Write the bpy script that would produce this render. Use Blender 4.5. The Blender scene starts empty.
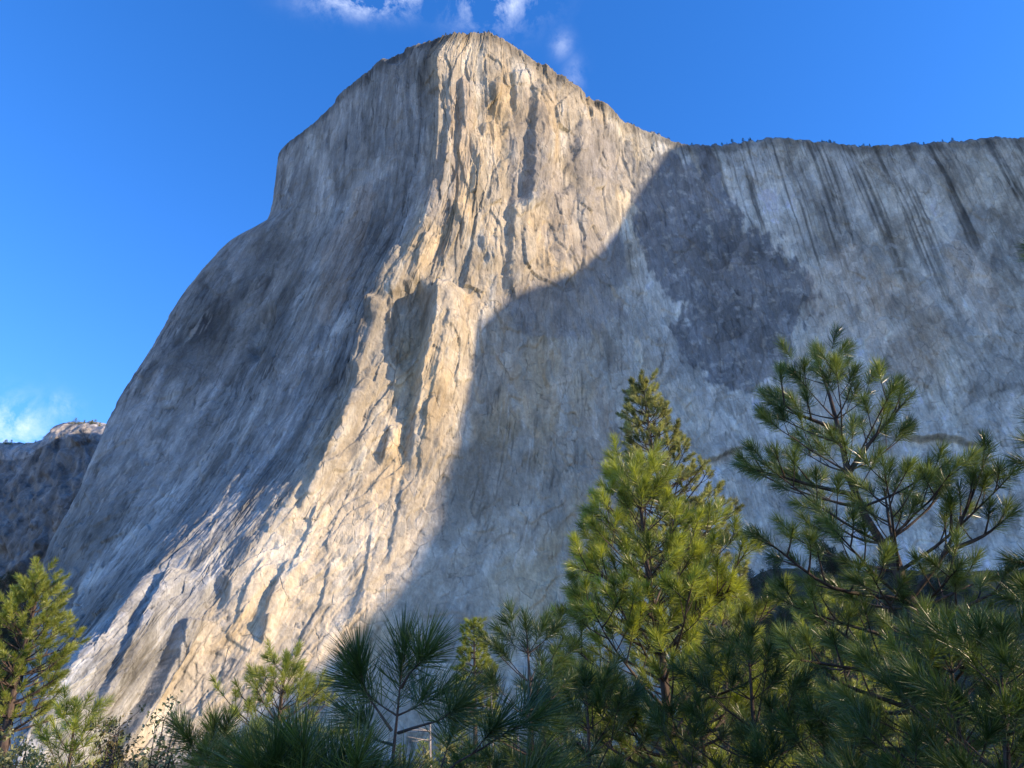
import bpy, math, random
import numpy as np
C = bpy.context.scene.collection
rng = np.random.default_rng(7)
random.seed(7)
W, H, F, PITCH, CAMZ = 1024, 768, 740.0, math.radians(28), 1.6
cp, sp_ = math.cos(PITCH), math.sin(PITCH)

def at(px, py, Y):
    """world point seen at photo position (px,py) at forward distance Y"""
    r = (px - 512.0); u = (384.0 - py)
    dy = F*cp - u*sp_; dz = F*sp_ + u*cp
    k = Y/dy
    return np.array([r*k, Y, dz*k + CAMZ])

def proj(P):
    x, y, z = P[..., 0], P[..., 1], P[..., 2]-CAMZ
    d = y*cp + z*sp_; u = -y*sp_ + z*cp
    return 512 + F*x/d, 384 - F*u/d

# ---------------------------------------------------------------- noise
_perm = rng.permutation(4096)
def _h(ix, iy, s=0):
    return _perm[(_perm[(ix + s*131) & 4095] + iy*7 + s*977) & 4095]
_ang = rng.random(4096)*2*np.pi
_gx, _gy = np.cos(_ang), np.sin(_ang)
_val = rng.random(4096)
def perlin(x, y, s=0):
    ix = np.floor(x).astype(np.int64); iy = np.floor(y).astype(np.int64)
    fx, fy = x-ix, y-iy
    u = fx*fx*fx*(fx*(fx*6-15)+10); v = fy*fy*fy*(fy*(fy*6-15)+10)
    def g(a, b):
        h = _h(ix+a, iy+b, s)
        return _gx[h]*(fx-a) + _gy[h]*(fy-b)
    return 1.5*((g(0, 0)*(1-u)+g(1, 0)*u)*(1-v) + (g(0, 1)*(1-u)+g(1, 1)*u)*v)
def fbm(x, y, o=4, s=0, g=.5):
    r = 0; a = 1; t = 0
    for i in range(o):
        r = r + a*perlin(x*2**i + 17*i, y*2**i - 9*i, s+i); t += a; a *= g
    return r/t
def worley(x, y, s=0):
    """returns f1, f2, random value of the cell, and offset to the cell centre"""
    ix = np.floor(x).astype(np.int64); iy = np.floor(y).astype(np.int64)
    f1 = np.full(x.shape, 9.); f2 = np.full(x.shape, 9.)
    cv = np.zeros(x.shape); dx = np.zeros(x.shape); dy = np.zeros(x.shape)
    for a in (-1, 0, 1):
        for b in (-1, 0, 1):
            h = _h(ix+a, iy+b, s)
            px_ = ix+a+_val[h]; py_ = iy+b+_val[(h*31+7) & 4095]
            ex, ey = x-px_, y-py_
            d = ex*ex+ey*ey
            m = d < f1
            f2 = np.where(m, f1, np.minimum(f2, d))
            cv = np.where(m, _val[(h*57+3) & 4095], cv)
            dx = np.where(m, ex, dx); dy = np.where(m, ey, dy)
            f1 = np.where(m, d, f1)
    return np.sqrt(f1), np.sqrt(f2), cv, dx, dy
def ss(x, a, b):
    t = np.clip((x-a)/(b-a), 0, 1); return t*t*(3-2*t)

# ---------------------------------------------------------------- object helpers
def tag(o, label=None, cat=None, group=None, kind=None):
    if label: o['label'] = label
    if cat: o['category'] = cat
    if group: o['group'] = group
    if kind: o['kind'] = kind
    return o
def mesh_obj(name, V, Fc, mat, parent=None, smooth=True, loc=None):
    V = np.asarray(V, dtype=np.float32); Fc = np.asarray(Fc, dtype=np.int32)
    me = bpy.data.meshes.new(name)
    n = Fc.shape[1]
    me.vertices.add(len(V)); me.vertices.foreach_set('co', V.ravel())
    me.loops.add(Fc.size); me.loops.foreach_set('vertex_index', Fc.ravel())
    me.polygons.add(len(Fc))
    me.polygons.foreach_set('loop_start', np.arange(0, Fc.size, n, dtype=np.int32))
    me.polygons.foreach_set('loop_total', np.full(len(Fc), n, dtype=np.int32))
    me.polygons.foreach_set('use_smooth', np.full(len(Fc), smooth, dtype=bool))
    me.update(calc_edges=True)
    me.materials.append(mat)
    o = bpy.data.objects.new(name, me); C.objects.link(o)
    if parent: o.parent = parent
    if loc is not None: o.location = loc
    return o
def empty(name, loc):
    o = bpy.data.objects.new(name, None); C.objects.link(o); o.location = loc
    o.empty_display_size = .2
    return o
def set_col(me, name, col):
    a = me.attributes.new(name, 'FLOAT_COLOR', 'POINT')
    c = np.ones((len(me.vertices), 4), dtype=np.float32); c[:, :col.shape[1]] = col
    a.data.foreach_set('color', c.ravel())

# ---------------------------------------------------------------- materials
def newmat(name):
    m = bpy.data.materials.new(name); m.use_nodes = True
    nt = m.node_tree; b = nt.nodes['Principled BSDF']
    return m, nt, b
def N(nt, t, **kw):
    n = nt.nodes.new(t)
    for k, v in kw.items():
        if k in n.inputs: n.inputs[k].default_value = v
        else: setattr(n, k, v)
    return n
def rock_mat(name, k=1.0, zoom=1.0):
    """granite: baked large colour, crisp vertical stains, joint lines and angular facets (heights in metres)"""
    m, nt, b = newmat(name)
    L = nt.links.new
    at_ = N(nt, 'ShaderNodeAttribute', attribute_name='albedo')
    tc = N(nt, 'ShaderNodeTexCoord')
    def mapped(sx, sz):
        mp = N(nt, 'ShaderNodeMapping'); mp.inputs['Scale'].default_value = (sx/zoom, sx/zoom, sz/zoom)
        L(tc.outputs['Object'], mp.inputs['Vector']); return mp.outputs[0]
    def math_(op, a, b_=None, c_=None):
        n = N(nt, 'ShaderNodeMath', operation=op)
        for i_, v in enumerate((a, b_, c_)):
            if v is None: continue
            if isinstance(v, (int, float)): n.inputs[i_].default_value = v
            else: L(v, n.inputs[i_])
        return n.outputs[0]
    def rng_(v, a, b_, c_, d_):
        r = N(nt, 'ShaderNodeMapRange')
        for i_, q in zip(('From Min', 'From Max', 'To Min', 'To Max'), (a, b_, c_, d_)): r.inputs[i_].default_value = q
        L(v, r.inputs['Value']); return r.outputs[0]
    def noise(vec, sc_, det=6.0, ro=.6):
        n = N(nt, 'ShaderNodeTexNoise', Scale=sc_, Detail=det, Roughness=ro); L(vec, n.inputs['Vector']); return n
    grain = noise(mapped(1, .6), .5, 4.0, .7)
    blotch = noise(mapped(1, .5), .09, 5.0, .68)
    streak = noise(mapped(1, .045), .42, 3.0, .62)
    warp = noise(mapped(1, .5), .06, 1.0, .5)
    def facets(sx, sz, warpk):
        v = N(nt, 'ShaderNodeTexVoronoi', Scale=1.0)
        base_ = mapped(sx, sz)
        ws = N(nt, 'ShaderNodeVectorMath', operation='SCALE'); ws.inputs['Scale'].default_value = warpk; L(warp.outputs['Color'], ws.inputs[0])
        ad = N(nt, 'ShaderNodeVectorMath', operation='ADD'); L(base_, ad.inputs[0]); L(ws.outputs[0], ad.inputs[1])
        L(ad.outputs[0], v.inputs['Vector'])
        df = N(nt, 'ShaderNodeVectorMath', operation='SUBTRACT'); L(ad.outputs[0], df.inputs[0]); L(v.outputs['Position'], df.inputs[1])
        cc = N(nt, 'ShaderNodeVectorMath', operation='SUBTRACT'); L(v.outputs['Color'], cc.inputs[0]); cc.inputs[1].default_value = (.5, .5, .5)
        dt = N(nt, 'ShaderNodeVectorMath', operation='DOT_PRODUCT'); L(df.outputs[0], dt.inputs[0]); L(cc.outputs[0], dt.inputs[1])
        e = N(nt, 'ShaderNodeTexVoronoi', Scale=1.0); e.feature = 'DISTANCE_TO_EDGE'; L(ad.outputs[0], e.inputs['Vector'])
        sep = N(nt, 'ShaderNodeSeparateColor'); L(v.outputs['Color'], sep.inputs[0])
        return dt.outputs['Value'], e.outputs['Distance'], sep.outputs[0]
    h1, e1, c1 = facets(1/15., 1/32., .22)
    h2, e2, c2 = facets(1/5., 1/11., .4)
    gate = rng_(blotch.outputs['Fac'], .52, .60, 0, 1)
    crack1 = math_('MULTIPLY', rng_(e1, .0, .035, .75, 0), gate)
    crack = crack1
    f = rng_(grain.outputs['Fac'], .34, .66, .86, 1.12)
    f = math_('MULTIPLY', f, rng_(streak.outputs['Fac'], .36, .62, .90, 1.08))
    f = math_('MULTIPLY', f, rng_(blotch.outputs['Fac'], .35, .65, .84, 1.14))
    f = math_('MULTIPLY', f, rng_(c1, 0, 1, .90, 1.10))
    f = math_('MULTIPLY', f, rng_(crack, 0, 1, 1.0, .62))
    mul = N(nt, 'ShaderNodeVectorMath', operation='SCALE')
    L(at_.outputs['Color'], mul.inputs[0]); L(f, mul.inputs['Scale'])
    L(mul.outputs[0], b.inputs['Base Color'])
    b.inputs['Roughness'].default_value = .85
    b.inputs['Specular IOR Level'].default_value = .2
    H_ = math_('MULTIPLY', h1, 9.0*zoom)
    H_ = math_('MULTIPLY_ADD', c1, 1.2*zoom, H_)
    H_ = math_('MULTIPLY_ADD', h2, 3.2*zoom, H_)
    H_ = math_('MULTIPLY_ADD', c2, .35*zoom, H_)
    H_ = math_('MULTIPLY_ADD', grain.outputs['Fac'], .6*zoom, H_)
    H_ = math_('MULTIPLY_ADD', streak.outputs['Fac'], .5*zoom, H_)
    H_ = math_('MULTIPLY_ADD', crack, -.9*zoom, H_)
    bp = N(nt, 'ShaderNodeBump', Strength=1.0, Distance=k)
    L(H_, bp.inputs['Height']); L(bp.outputs[0], b.inputs['Normal'])
    return m
M_rock = rock_mat('granite', .7)
M_rock2 = rock_mat('far granite', 1.3, 1.8)

def needle_mat(name, c1, c2, trans=.35, rough=.42, tip=None):
    """foliage: colour between two greens by a per-needle random value, part of the light passes through"""
    m, nt, b = newmat(name); L = nt.links.new
    a = N(nt, 'ShaderNodeAttribute', attribute_name='rnd')
    mx = N(nt, 'ShaderNodeMix', data_type='RGBA')
    mx.inputs[6].default_value = (*c1, 1); mx.inputs[7].default_value = (*c2, 1)
    L(a.outputs['Fac'], mx.inputs[0])
    L(mx.outputs[2], b.inputs['Base Color'])
    b.inputs['Roughness'].default_value = rough
    b.inputs['Specular IOR Level'].default_value = .55
    tr = N(nt, 'ShaderNodeBsdfTranslucent')
    hs = N(nt, 'ShaderNodeHueSaturation', Saturation=1.15, Value=1.6)
    L(mx.outputs[2], hs.inputs['Color']); L(hs.outputs[0], tr.inputs['Color'])
    ms = N(nt, 'ShaderNodeMixShader'); ms.inputs[0].default_value = trans
    L(b.outputs[0], ms.inputs[1]); L(tr.outputs[0], ms.inputs[2])
    L(ms.outputs[0], nt.nodes['Material Output'].inputs['Surface'])
    return m
def bark_mat(name, c1, c2, scale=14):
    m, nt, b = newmat(name); L = nt.links.new
    tc = N(nt, 'ShaderNodeTexCoord'); mp = N(nt, 'ShaderNodeMapping')
    mp.inputs['Scale'].default_value = (1, 1, .3); L(tc.outputs['Object'], mp.inputs[0])
    n = N(nt, 'ShaderNodeTexNoise', Scale=scale, Detail=6.0, Roughness=.65); L(mp.outputs[0], n.inputs[0])
    rp = N(nt, 'ShaderNodeValToRGB'); rp.color_ramp.elements[0].position = .35; rp.color_ramp.elements[1].position = .68
    rp.color_ramp.elements[0].color = (*c1, 1); rp.color_ramp.elements[1].color = (*c2, 1)
    L(n.outputs[0], rp.inputs[0]); L(rp.outputs[0], b.inputs['Base Color'])
    bp = N(nt, 'ShaderNodeBump', Strength=.8, Distance=.03); L(n.outputs[0], bp.inputs['Height']); L(bp.outputs[0], b.inputs['Normal'])
    b.inputs['Roughness'].default_value = .9
    return m
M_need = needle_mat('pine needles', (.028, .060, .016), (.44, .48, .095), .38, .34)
M_need_mid = needle_mat('shaded pine needles', (.026, .060, .018), (.24, .29, .07), .28, .32)  # darker copy of the needles, the tree's shade put into its greens
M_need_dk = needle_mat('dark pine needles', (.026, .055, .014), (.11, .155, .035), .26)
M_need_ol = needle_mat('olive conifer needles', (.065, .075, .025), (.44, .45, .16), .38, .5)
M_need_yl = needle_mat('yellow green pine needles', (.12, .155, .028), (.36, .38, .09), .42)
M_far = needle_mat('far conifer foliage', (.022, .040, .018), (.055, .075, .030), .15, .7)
M_leaf = needle_mat('oak leaves', (.10, .12, .030), (.30, .29, .13), .35, .5)
M_leaf_br = needle_mat('manzanita leaves', (.05, .055, .020), (.17, .14, .055), .3, .5)
M_bark = bark_mat('pine bark', (.030, .020, .015), (.115, .080, .058))
M_bark_gr = bark_mat('grey dead wood', (.16, .14, .12), (.36, .33, .29))

# ---------------------------------------------------------------- sun
SUN_AZ_BACK = math.radians(17)       # sun is to the right and a little behind the camera
SUN_EL = math.radians(21)
Lv = np.array([math.cos(SUN_AZ_BACK)*math.cos(SUN_EL), -math.sin(SUN_AZ_BACK)*math.cos(SUN_EL), math.sin(SUN_EL)])

# ---------------------------------------------------------------- the main cliff
cols = [
 # (column position, [(px,py,Y)...])   left edge column first
 (70, [(278,160,905),(272,200,885),(264,228,868),(224,250,850),(192,283,830),(150,350,790),(108,425,752),(76,500,728),(49,560,712),(38,620,690),(34,690,630),(5,800,560)]),
 (150, [(326,112,800),(322,150,785),(314,210,765),(296,262,745),(266,325,722),(232,395,690),(188,470,652),(132,550,610),(86,620,575),(40,700,520),(8,800,480)]),
 (235, [(385,58,697),(381,110,694),(376,170,686),(364,225,672),(342,272,658),(308,345,635),(272,420,607),(232,488,575),(176,556,530),(108,636,468),(46,712,432),(0,800,400)]),
 (330, [(450,34,650),(438,58,648),(439,110,645),(435,170,640),(424,225,632),(404,265,620),(377,320,600),(352,390,577),(322,450,556),(282,510,536),(240,575,518),(190,650,498),(132,740,470),(100,800,450)]),
 (430, [(494,36,668),(493,100,664),(488,170,658),(480,230,648),(470,300,632),(455,370,612),(438,440,590),(410,510,565),(372,580,540),(325,660,510),(275,740,478),(245,800,455)]),
 (520, [(558,76,708),(558,140,703),(557,200,693),(556,270,678),(553,350,657),(548,430,632),(540,510,605),(525,590,575),(505,670,540),(485,800,495)]),
 (620, [(622,120,778),(627,180,778),(634,250,764),(641,320,745),(648,400,720),(655,480,692),(662,560,660),(668,640,628),(672,800,570)]),
 (720, [(690,146,828),(705,200,826),(722,270,815),(738,340,802),(753,410,783),(770,480,760),(790,560,735),(808,640,700),(830,800,640)]),
 (830, [(780,140,852),(800,200,847),(830,300,830),(857,400,806),(884,500,780),(912,600,750),(950,800,690)]),
 (940, [(880,147,828),(905,200,824),(945,300,806),(985,400,785),(1025,500,760),(1068,620,725),(1120,800,680)]),
 (1060,[(1000,140,796),(1035,200,792),(1090,300,776),(1145,400,756),(1200,500,735),(1270,650,700),(1330,800,660)]),
 (1180,[(1130,130,750),(1180,200,745),(1260,330,725),(1350,480,700),(1450,650,670),(1530,800,640)]),
]
def pchip(xk, yk, x):
    xk = np.asarray(xk, float); yk = np.asarray(yk, float)
    h = np.diff(xk); shp = (-1,)+(1,)*(yk.ndim-1)
    d = np.diff(yk, axis=0)/h.reshape(shp)
    m = np.zeros_like(yk)
    if len(xk) > 2:
        a, b = d[:-1], d[1:]
        w1 = (2*h[1:]+h[:-1]).reshape(shp); w2 = (h[1:]+2*h[:-1]).reshape(shp)
        with np.errstate(divide='ignore', invalid='ignore'):
            mm = (w1+w2)/(w1/a+w2/b)
        m[1:-1] = np.where(a*b > 0, mm, 0)
    m[0] = d[0]; m[-1] = d[-1]
    i = np.clip(np.searchsorted(xk, x)-1, 0, len(xk)-2)
    t = ((x-xk[i])/h[i]); 
    t = t.reshape((-1,)+(1,)*(yk.ndim-1)); hh = h[i].reshape(t.shape)
    return ((2*t**3-3*t**2+1)*yk[i]+(t**3-2*t**2+t)*hh*m[i]+(-2*t**3+3*t**2)*yk[i+1]+(t**3-t**2)*hh*m[i+1])

NT = 820
tt = np.linspace(0, 1, NT)
CC = []
for s, pts in cols:
    pts = np.array(pts, float)
    frac = (pts[:, 1]-pts[0, 1])/(pts[-1, 1]-pts[0, 1])
    Q = pchip(frac, pts, tt)
    CC.append(np.stack([at(*q) for q in Q]))
CC = np.array(CC)                               # (ncol, NT, 3)
sk = np.array([c[0] for c in cols], float)
# hidden back of the left edge
back1 = CC[0] + np.array([-4., 60, 0]); back2 = CC[0] + np.array([60., 260, 0])
for b_ in (back1, back2): b_[:, 2] = CC[0][:, 2]
sk = np.concatenate([[-60, 20], sk]); CC = np.concatenate([[back2, back1], CC])
ip = list(sk).index(330)
sl = np.concatenate([np.linspace(-60, 40, 40, endpoint=False), np.arange(40, 330, .62)])
sr = np.arange(330, 1180.1, 1.0)
G = np.concatenate([pchip(sk[:ip+1], CC[:ip+1], sl), pchip(sk[ip:], CC[ip:], sr)])   # (NS,NT,3)
S = np.concatenate([sl, sr])
NS = len(S)
PX, PY = proj(G)
a = np.repeat(S[:, None], NT, 1); b = np.repeat(tt[None, :]*760, NS, 0)
# normals of the smooth surface
du = np.gradient(G, axis=0); dv = np.gradient(G, axis=1)
Nn = np.cross(du, dv); Nn /= (np.linalg.norm(Nn, axis=2, keepdims=True)+1e-9)
if Nn[NS//2, NT//2, 1] > 0: Nn = -Nn
for _ in range(3):      # soften the crease in the displacement direction
    K = 12
    P_ = np.pad(Nn, ((K, K), (0, 0), (0, 0)), mode='edge'); cs = np.cumsum(P_, axis=0)
    Nn = np.concatenate([cs[2*K:2*K+1], cs[2*K+1:]-cs[:-2*K-1]])/(2*K+1)
Nn /= np.linalg.norm(Nn, axis=2, keepdims=True)

leftw = 1-ss(S, 300, 345)[:, None]*np.ones((1, NT))           # 1 on the shaded left face
rightw = ss(PX, 560, 680)                                      # 1 on the wide right wall
nosew = np.clip(1-leftw-rightw, 0, 1)
topw = 1-ss(b, 230, 420)
wa = a + 10*fbm(a/60, b/90, 3, 5); wb = b + 14*fbm(a/60, b/90, 3, 9)
D = 8*fbm(a/150, b/260, 3, 1)
lowc = 1-.45*ss(b, 380, 560)
D += (.6*leftw + .5*nosew*lowc + .5*rightw)*fbm(wa/26, wb/100, 4, 2)
# exfoliation slabs: terraces of a smooth field, sharp curved edges
def terr(f, k, sharp=.12):
    q = f*k; fl = np.floor(q); fr = q-fl
    return (fl + ss(fr, 0, sharp) )/k
D += (6.0*nosew*lowc+3.0*leftw+4.4*rightw)*terr(fbm(wa/70+3, wb/105, 3, 21), 3.2, .045)
D += (1.8*nosew*lowc+1.2*leftw+1.8*rightw)*terr(fbm(wa/28-3, wb/44, 3, 24), 3.0, .06)
# angular facets, edges nearly straight
wa2 = a+2.5*fbm(a/30, b/50, 2, 6); wb2 = b+4*fbm(a/30, b/50, 2, 7)
f1, f2, cv, ex, ey = worley(wa2/34, wb2/78, 30)
blk3 = ((cv*91.3) % 1)-.5
D += (3.0*nosew*(.4+.6*topw)+1.5*leftw+1.2*rightw)*((cv-.5)*2*ex*1.3+blk3*1.2*ey+blk3*.9)
f1, f2, cv, ex, ey = worley(wa2/19, wb2/46, 31)
tx = (cv-.5)*2; ty = (((cv*37.7) % 1)-.5)*2
D += (1.9*nosew*(.4+.8*topw)+.9*leftw+1.0*rightw)*(tx*ex*1.6+ty*ey*.9 + (cv-.5)*.8)
f1, f2, cv, ex, ey = worley(wa2/9+50, wb2/20, 33)
tx = (cv-.5)*2; ty = (((cv*37.7) % 1)-.5)*2
D += (.55*nosew*lowc+.45*leftw+.4*rightw)*(tx*ex*1.5+ty*ey + (cv-.5)*.6)
D += (.35*nosew*lowc+.35*leftw+.3*rightw)*fbm(a/7, b/16, 4, 41)
# long joints running down the fall line, with thin steps beside them
fl = leftw*ss(b, 60, 260)+nosew*ss(b, 150, 380)+.5*rightw
jn = fbm(a/10+3, b/260, 3, 151); jg = ss(fbm(a/40, b/70, 3, 152), -.12, .12)
jline = (1-ss(np.abs(jn), 0, .030))*jg*np.clip(fl, 0, 1)
D -= .9*jline
D += (.5+.7*ss(b, 560, 640))*np.clip(fl, 0, 1)*terr(fbm(a/17-7, b/330, 3, 153), 3.0, .06)
# diagonal / vertical cracks
crk = np.abs(fbm(wa/34+9, wb/210, 4, 45)); D -= (1.2*leftw+1.0*nosew*lowc+.8*rightw)*(1-ss(crk, 0, .018))
crk2 = np.abs(fbm(wa/60-9, wb/75, 4, 47)); D -= .9*(1-ss(crk2, 0, .009))*ss(fbm(a/50, b/50, 2, 48), -.05, .2)

def flake(pts, soft=2.5, ends=10):
    """block standing proud: sharp edge on its left, falling away to the right; pts (x,y,height,width)"""
    global D
    p = np.array(pts, float); y0, y1 = p[0, 1], p[-1, 1]
    m = (PY > y0-14) & (PY < y1+30)
    jit = 2.5*fbm(PY[m]/9, PX[m]/40, 3, 61)
    xl = np.interp(PY[m], p[:, 1], p[:, 0])+jit; h = np.interp(PY[m], p[:, 1], p[:, 2]); w = np.interp(PY[m], p[:, 1], p[:, 3])
    dx = PX[m]-xl
    v = h*np.clip((dx+soft)/(2*soft), 0, 1)*(1-ss(dx, w*.25, w))
    v *= ss(PY[m], y0-2, y0+ends)*(1-ss(PY[m], y1-ends, y1+12))
    D[m] += v
def hollow(cx, cy, rx, ry, dpt, rot=0):
    global D
    c, s = math.cos(rot), math.sin(rot)
    x = PX-cx; y = PY-cy
    r = np.sqrt(((x*c+y*s)/rx)**2+((-x*s+y*c)/ry)**2) + .18*fbm(PX/18, PY/22, 3, 66)
    D -= dpt*(1-ss(r, .55, 1.05))
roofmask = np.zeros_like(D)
def roof(pts, h, w):
    """overhang: the rock below the line steps back, then eases out again"""
    global D
    p = np.array(pts, float)
    m = (PX > p[0, 0]) & (PX < p[-1, 0])
    yl = np.interp(PX[m], p[:, 0], p[:, 1])+3*fbm(PX[m]/9, PX[m]/50, 4, 68)
    dy = PY[m]-yl
    q_ = .35*(p[-1, 0]-p[0, 0]); e = ss(PX[m], p[0, 0], p[0, 0]+q_)*(1-ss(PX[m], p[-1, 0]-q_, p[-1, 0]))
    D[m] -= h*e*np.clip((dy+1)/2, 0, 1)*(1-ss(dy, w*.15, w))
    D[m] += .2*h*e*np.exp(-np.clip(-dy, 0, 99)/8.)*(dy < -.5)
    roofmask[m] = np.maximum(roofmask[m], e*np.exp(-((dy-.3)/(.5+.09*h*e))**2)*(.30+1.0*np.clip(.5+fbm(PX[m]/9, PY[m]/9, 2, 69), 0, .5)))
for pts in ([(205,640,3,16),(190,668,4,20),(172,700,3,18)], [(262,560,3,20),(246,592,4,22),(236,620,3,18)], [(318,500,3,18),(306,535,4,22),(288,580,3,20)],
            [(330,560,3,18),(322,600,4,24),(300,640,3,20)], [(372,520,3,20),(366,570,4,24),(350,620,3,22)], [(404,470,3,20),(398,510,4,24),(388,560,3,20)],
            [(150,575,3,12),(128,606,4,14),(98,650,3,12)], [(560,330,3,30),(552,380,4,34),(549,430,3,30)], [(610,300,3,30),(616,360,4,34),(618,430,3,30)],
            [(700,380,3,30),(716,430,4,34),(722,490,3,30)], [(765,400,3,26),(790,450,4,30),(800,500,3,26)], [(860,240,3,30),(876,300,4,34),(890,350,3,30)]):
    flake([(x_, y_, h_*.6, w_) for x_, y_, h_, w_ in pts], 1.2, 12)
# pillar and its alcove
flake([(431,284,10,34),(430,300,26,44),(425,340,28,52),(416,380,22,58),(410,430,9,60),(408,470,2,60)], 3, 8)
hollow(408, 322, 22, 48, 12, .12)
flake([(392,282,2,16),(388,320,6,16),(396,360,5,14)], 2, 10)
flake([(459,78,6,22),(461,110,9,24),(456,150,6,20)])
flake([(453,205,5,22),(461,228,5,20)], 2, 5)
flake([(490,82,6,24),(493,108,6,20)], 2, 6)
flake([(512,70,6,26),(514,110,7,26)], 2, 6)
flake([(533,84,5,30),(531,110,9,40),(529,150,12,42),(526,200,9,40),(522,215,3,30)], 3, 10)
hollow(514, 185, 12, 26, 4)
flake([(470,130,4,18),(474,170,6,22),(470,200,4,22)])
flake([(512,196,7,34),(509,250,8,36),(505,292,5,30)])
flake([(445,70,4,14),(446,130,5,14),(440,180,4,12)])
flake([(590,84,4,28),(600,112,5,28)], 2, 6)
flake([(578,105,5,36),(574,150,7,40),(580,185,3,40)])
flake([(480,236,5,22),(486,262,5,24)], 2, 5)
flake([(424,236,5,18),(416,262,6,18)], 2, 5)
flake([(396,246,6,16),(382,280,8,18),(368,310,6,18)], 2, 8)
flake([(372,300,7,20),(356,345,8,22),(346,372,6,20)], 2, 8)
flake([(388,425,5,20),(382,455,6,20)], 2, 6)
flake([(352,388,6,20),(338,430,8,24),(318,470,8,26),(300,505,6,24)], 2.5, 10)
hollow(217, 594, 13, 20, 5, .3)
flake([(268,620,5,16),(262,640,5,14)], 2, 4)
flake([(288,560,4,26),(270,600,5,26),(262,626,4,22)], 2, 5)
flake([(171,572,6,24),(153,604,7,26),(121,655,7,26),(90,705,6,24)], 2.0, 6)
flake([(180,620,8,36),(163,658,13,44),(138,700,14,44),(112,738,12,44),(90,780,10,44)], 2.5, 6)
hollow(610, 155, 24, 26, 4)
hollow(556, 178, 20, 22, 5)
# right wall roofs and arches
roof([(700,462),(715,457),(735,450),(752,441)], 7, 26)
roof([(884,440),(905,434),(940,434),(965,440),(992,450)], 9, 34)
# left face ledges
hollow(395, 55, 14, 10, 5)
hollow(262, 335, 12, 34, 9, .3)
# keep the hidden sides calm, drop the amplitude at the far right
D *= ss(a, -60, 15)
P = G + Nn*D[..., None]
# the rim: rounded lip and a plateau running back
blkr = .6*_val[(np.floor(S/7+.4*perlin(S/5, S*0)).astype(int)*31) & 4095]+.4*_val[(np.floor(S/2.6).astype(int)*57) & 4095]
lip = []
n0 = P[:, 0]
for k, (dyb, dzz) in enumerate([(4, 3.0), (10, 6.0), (20, 9.5), (36, 13), (70, 18), (140, 22), (420, 20)]):
    q = n0.copy(); q[:, 1] += dyb; q[:, 2] += dzz + 7.0*blkr*(S > 200) + 1.8*fbm(S/9., np.full(NS, k*1.3), 3, 71) + 1.2*fbm(S/30., np.full(NS, k*.7), 3, 73)
    if dyb < 100: q[:, 0] += np.where(S < 300, dyb*.35, 0)
    lip.append(q)
nl = len(lip)
PP = np.concatenate([np.stack(lip[::-1], 1), P], 1)
NTT = NT+nl
idx = np.arange(NS*NTT).reshape(NS, NTT)
quads = np.stack([idx[:-1, :-1], idx[1:, :-1], idx[1:, 1:], idx[:-1, 1:]], -1).reshape(-1, 4)

# ---- albedo of the rock (stain, varnish, lichen, fresh scars); plus painted shade in the alcove and under the roofs
def smudge(cx, cy, rx, ry, rot=0, edge=.09, s=81):
    c, s_ = math.cos(rot), math.sin(rot)
    x = PX-cx; y = PY-cy
    r = np.sqrt(((x*c+y*s_)/rx)**2+((-x*s_+y*c)/ry)**2) + .40*fbm(PX/26, PY/30, 4, s) + .22*fbm(PX/7, PY/16, 3, s+1)
    return 1-ss(r, 1-edge, 1+edge*.6)
base = np.array([.318, .302, .252]); A = np.ones((NS, NT, 3))*base
tone = fbm(wa/70, wb/150, 5, 85)
A *= (1+.65*tone)[..., None]
tan = ss(fbm(wa/55+4, wb/140, 4, 87), -.08, .32)
A = A*(1-.55*tan*(nosew+.35*rightw+.25*leftw))[..., None] + np.array([.40, .325, .195])*(.55*tan*(nosew+.35*rightw+.25*leftw))[..., None]
# nose: paler and warmer rock
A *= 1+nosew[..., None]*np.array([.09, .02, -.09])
pale = ss(fbm(wa/20+14, wb/60, 4, 89), .12, .38)
A = A + (np.array([.50, .485, .40])-A)*(.45*pale)[..., None]
# left face: greyer
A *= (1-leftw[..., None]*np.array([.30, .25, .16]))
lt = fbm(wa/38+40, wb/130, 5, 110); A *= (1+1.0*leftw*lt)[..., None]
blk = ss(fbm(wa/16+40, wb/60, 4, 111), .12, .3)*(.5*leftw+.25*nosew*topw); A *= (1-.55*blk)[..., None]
# fine vertical streaks everywhere
st = fbm(a/5.5, b/150, 4, 91)
A *= (1+(.44*leftw+.08*nosew+.16*rightw)*st)[..., None]
st2 = fbm(a/2.2, b/80, 3, 92)
A *= (1+.09*st2)[..., None]
# dark varnish streaks hanging from the rim of the right wall
hang = 40+150*ss(fbm(a/30, np.zeros_like(a), 3, 93), -.4, .5)+60*fbm(a/6, np.zeros_like(a), 2, 94)
stk = ss(.6*fbm(wa/13, b/400, 4, 95)+.6*fbm(a/4, b/300, 3, 195), .0, .30)*(1-ss(b, hang*.75, hang+40))*rightw
A *= (1-.58*stk)[..., None]
for (x0, y0, x1, y1, w, k) in [(702,150,728,240,7,.65),(930,150,985,262,8,.6),(945,150,968,210,7,.5),(850,160,885,235,5,.5),(800,160,835,260,6,.45),(818,150,842,230,4,.45),(770,160,790,225,4,.4),(1000,165,1022,205,5,.5),(944,288,968,332,3.2,.6),(890,200,925,330,4,.35),(905,300,955,420,4,.3),(742,160,765,235,5,.4)]:
    xl = x0+(x1-x0)*(PY-y0)/(y1-y0)
    g_ = np.exp(-((PX-xl+3*fbm(PY/20, PX*0, 2, 96))/w)**2)*ss(PY, y0-8, y0+20)*(1-ss(PY, y1-30, y1+12))
    A *= (1-k*g_*(.7+.6*np.clip(fbm(a/3, b/60, 3, 97), -.5, 1)))[..., None]
band = ss(PY, 136, 150)*(1-ss(PY+8*fbm(PX/20, PY/20, 3, 98), 150, 205))*rightw
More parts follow.
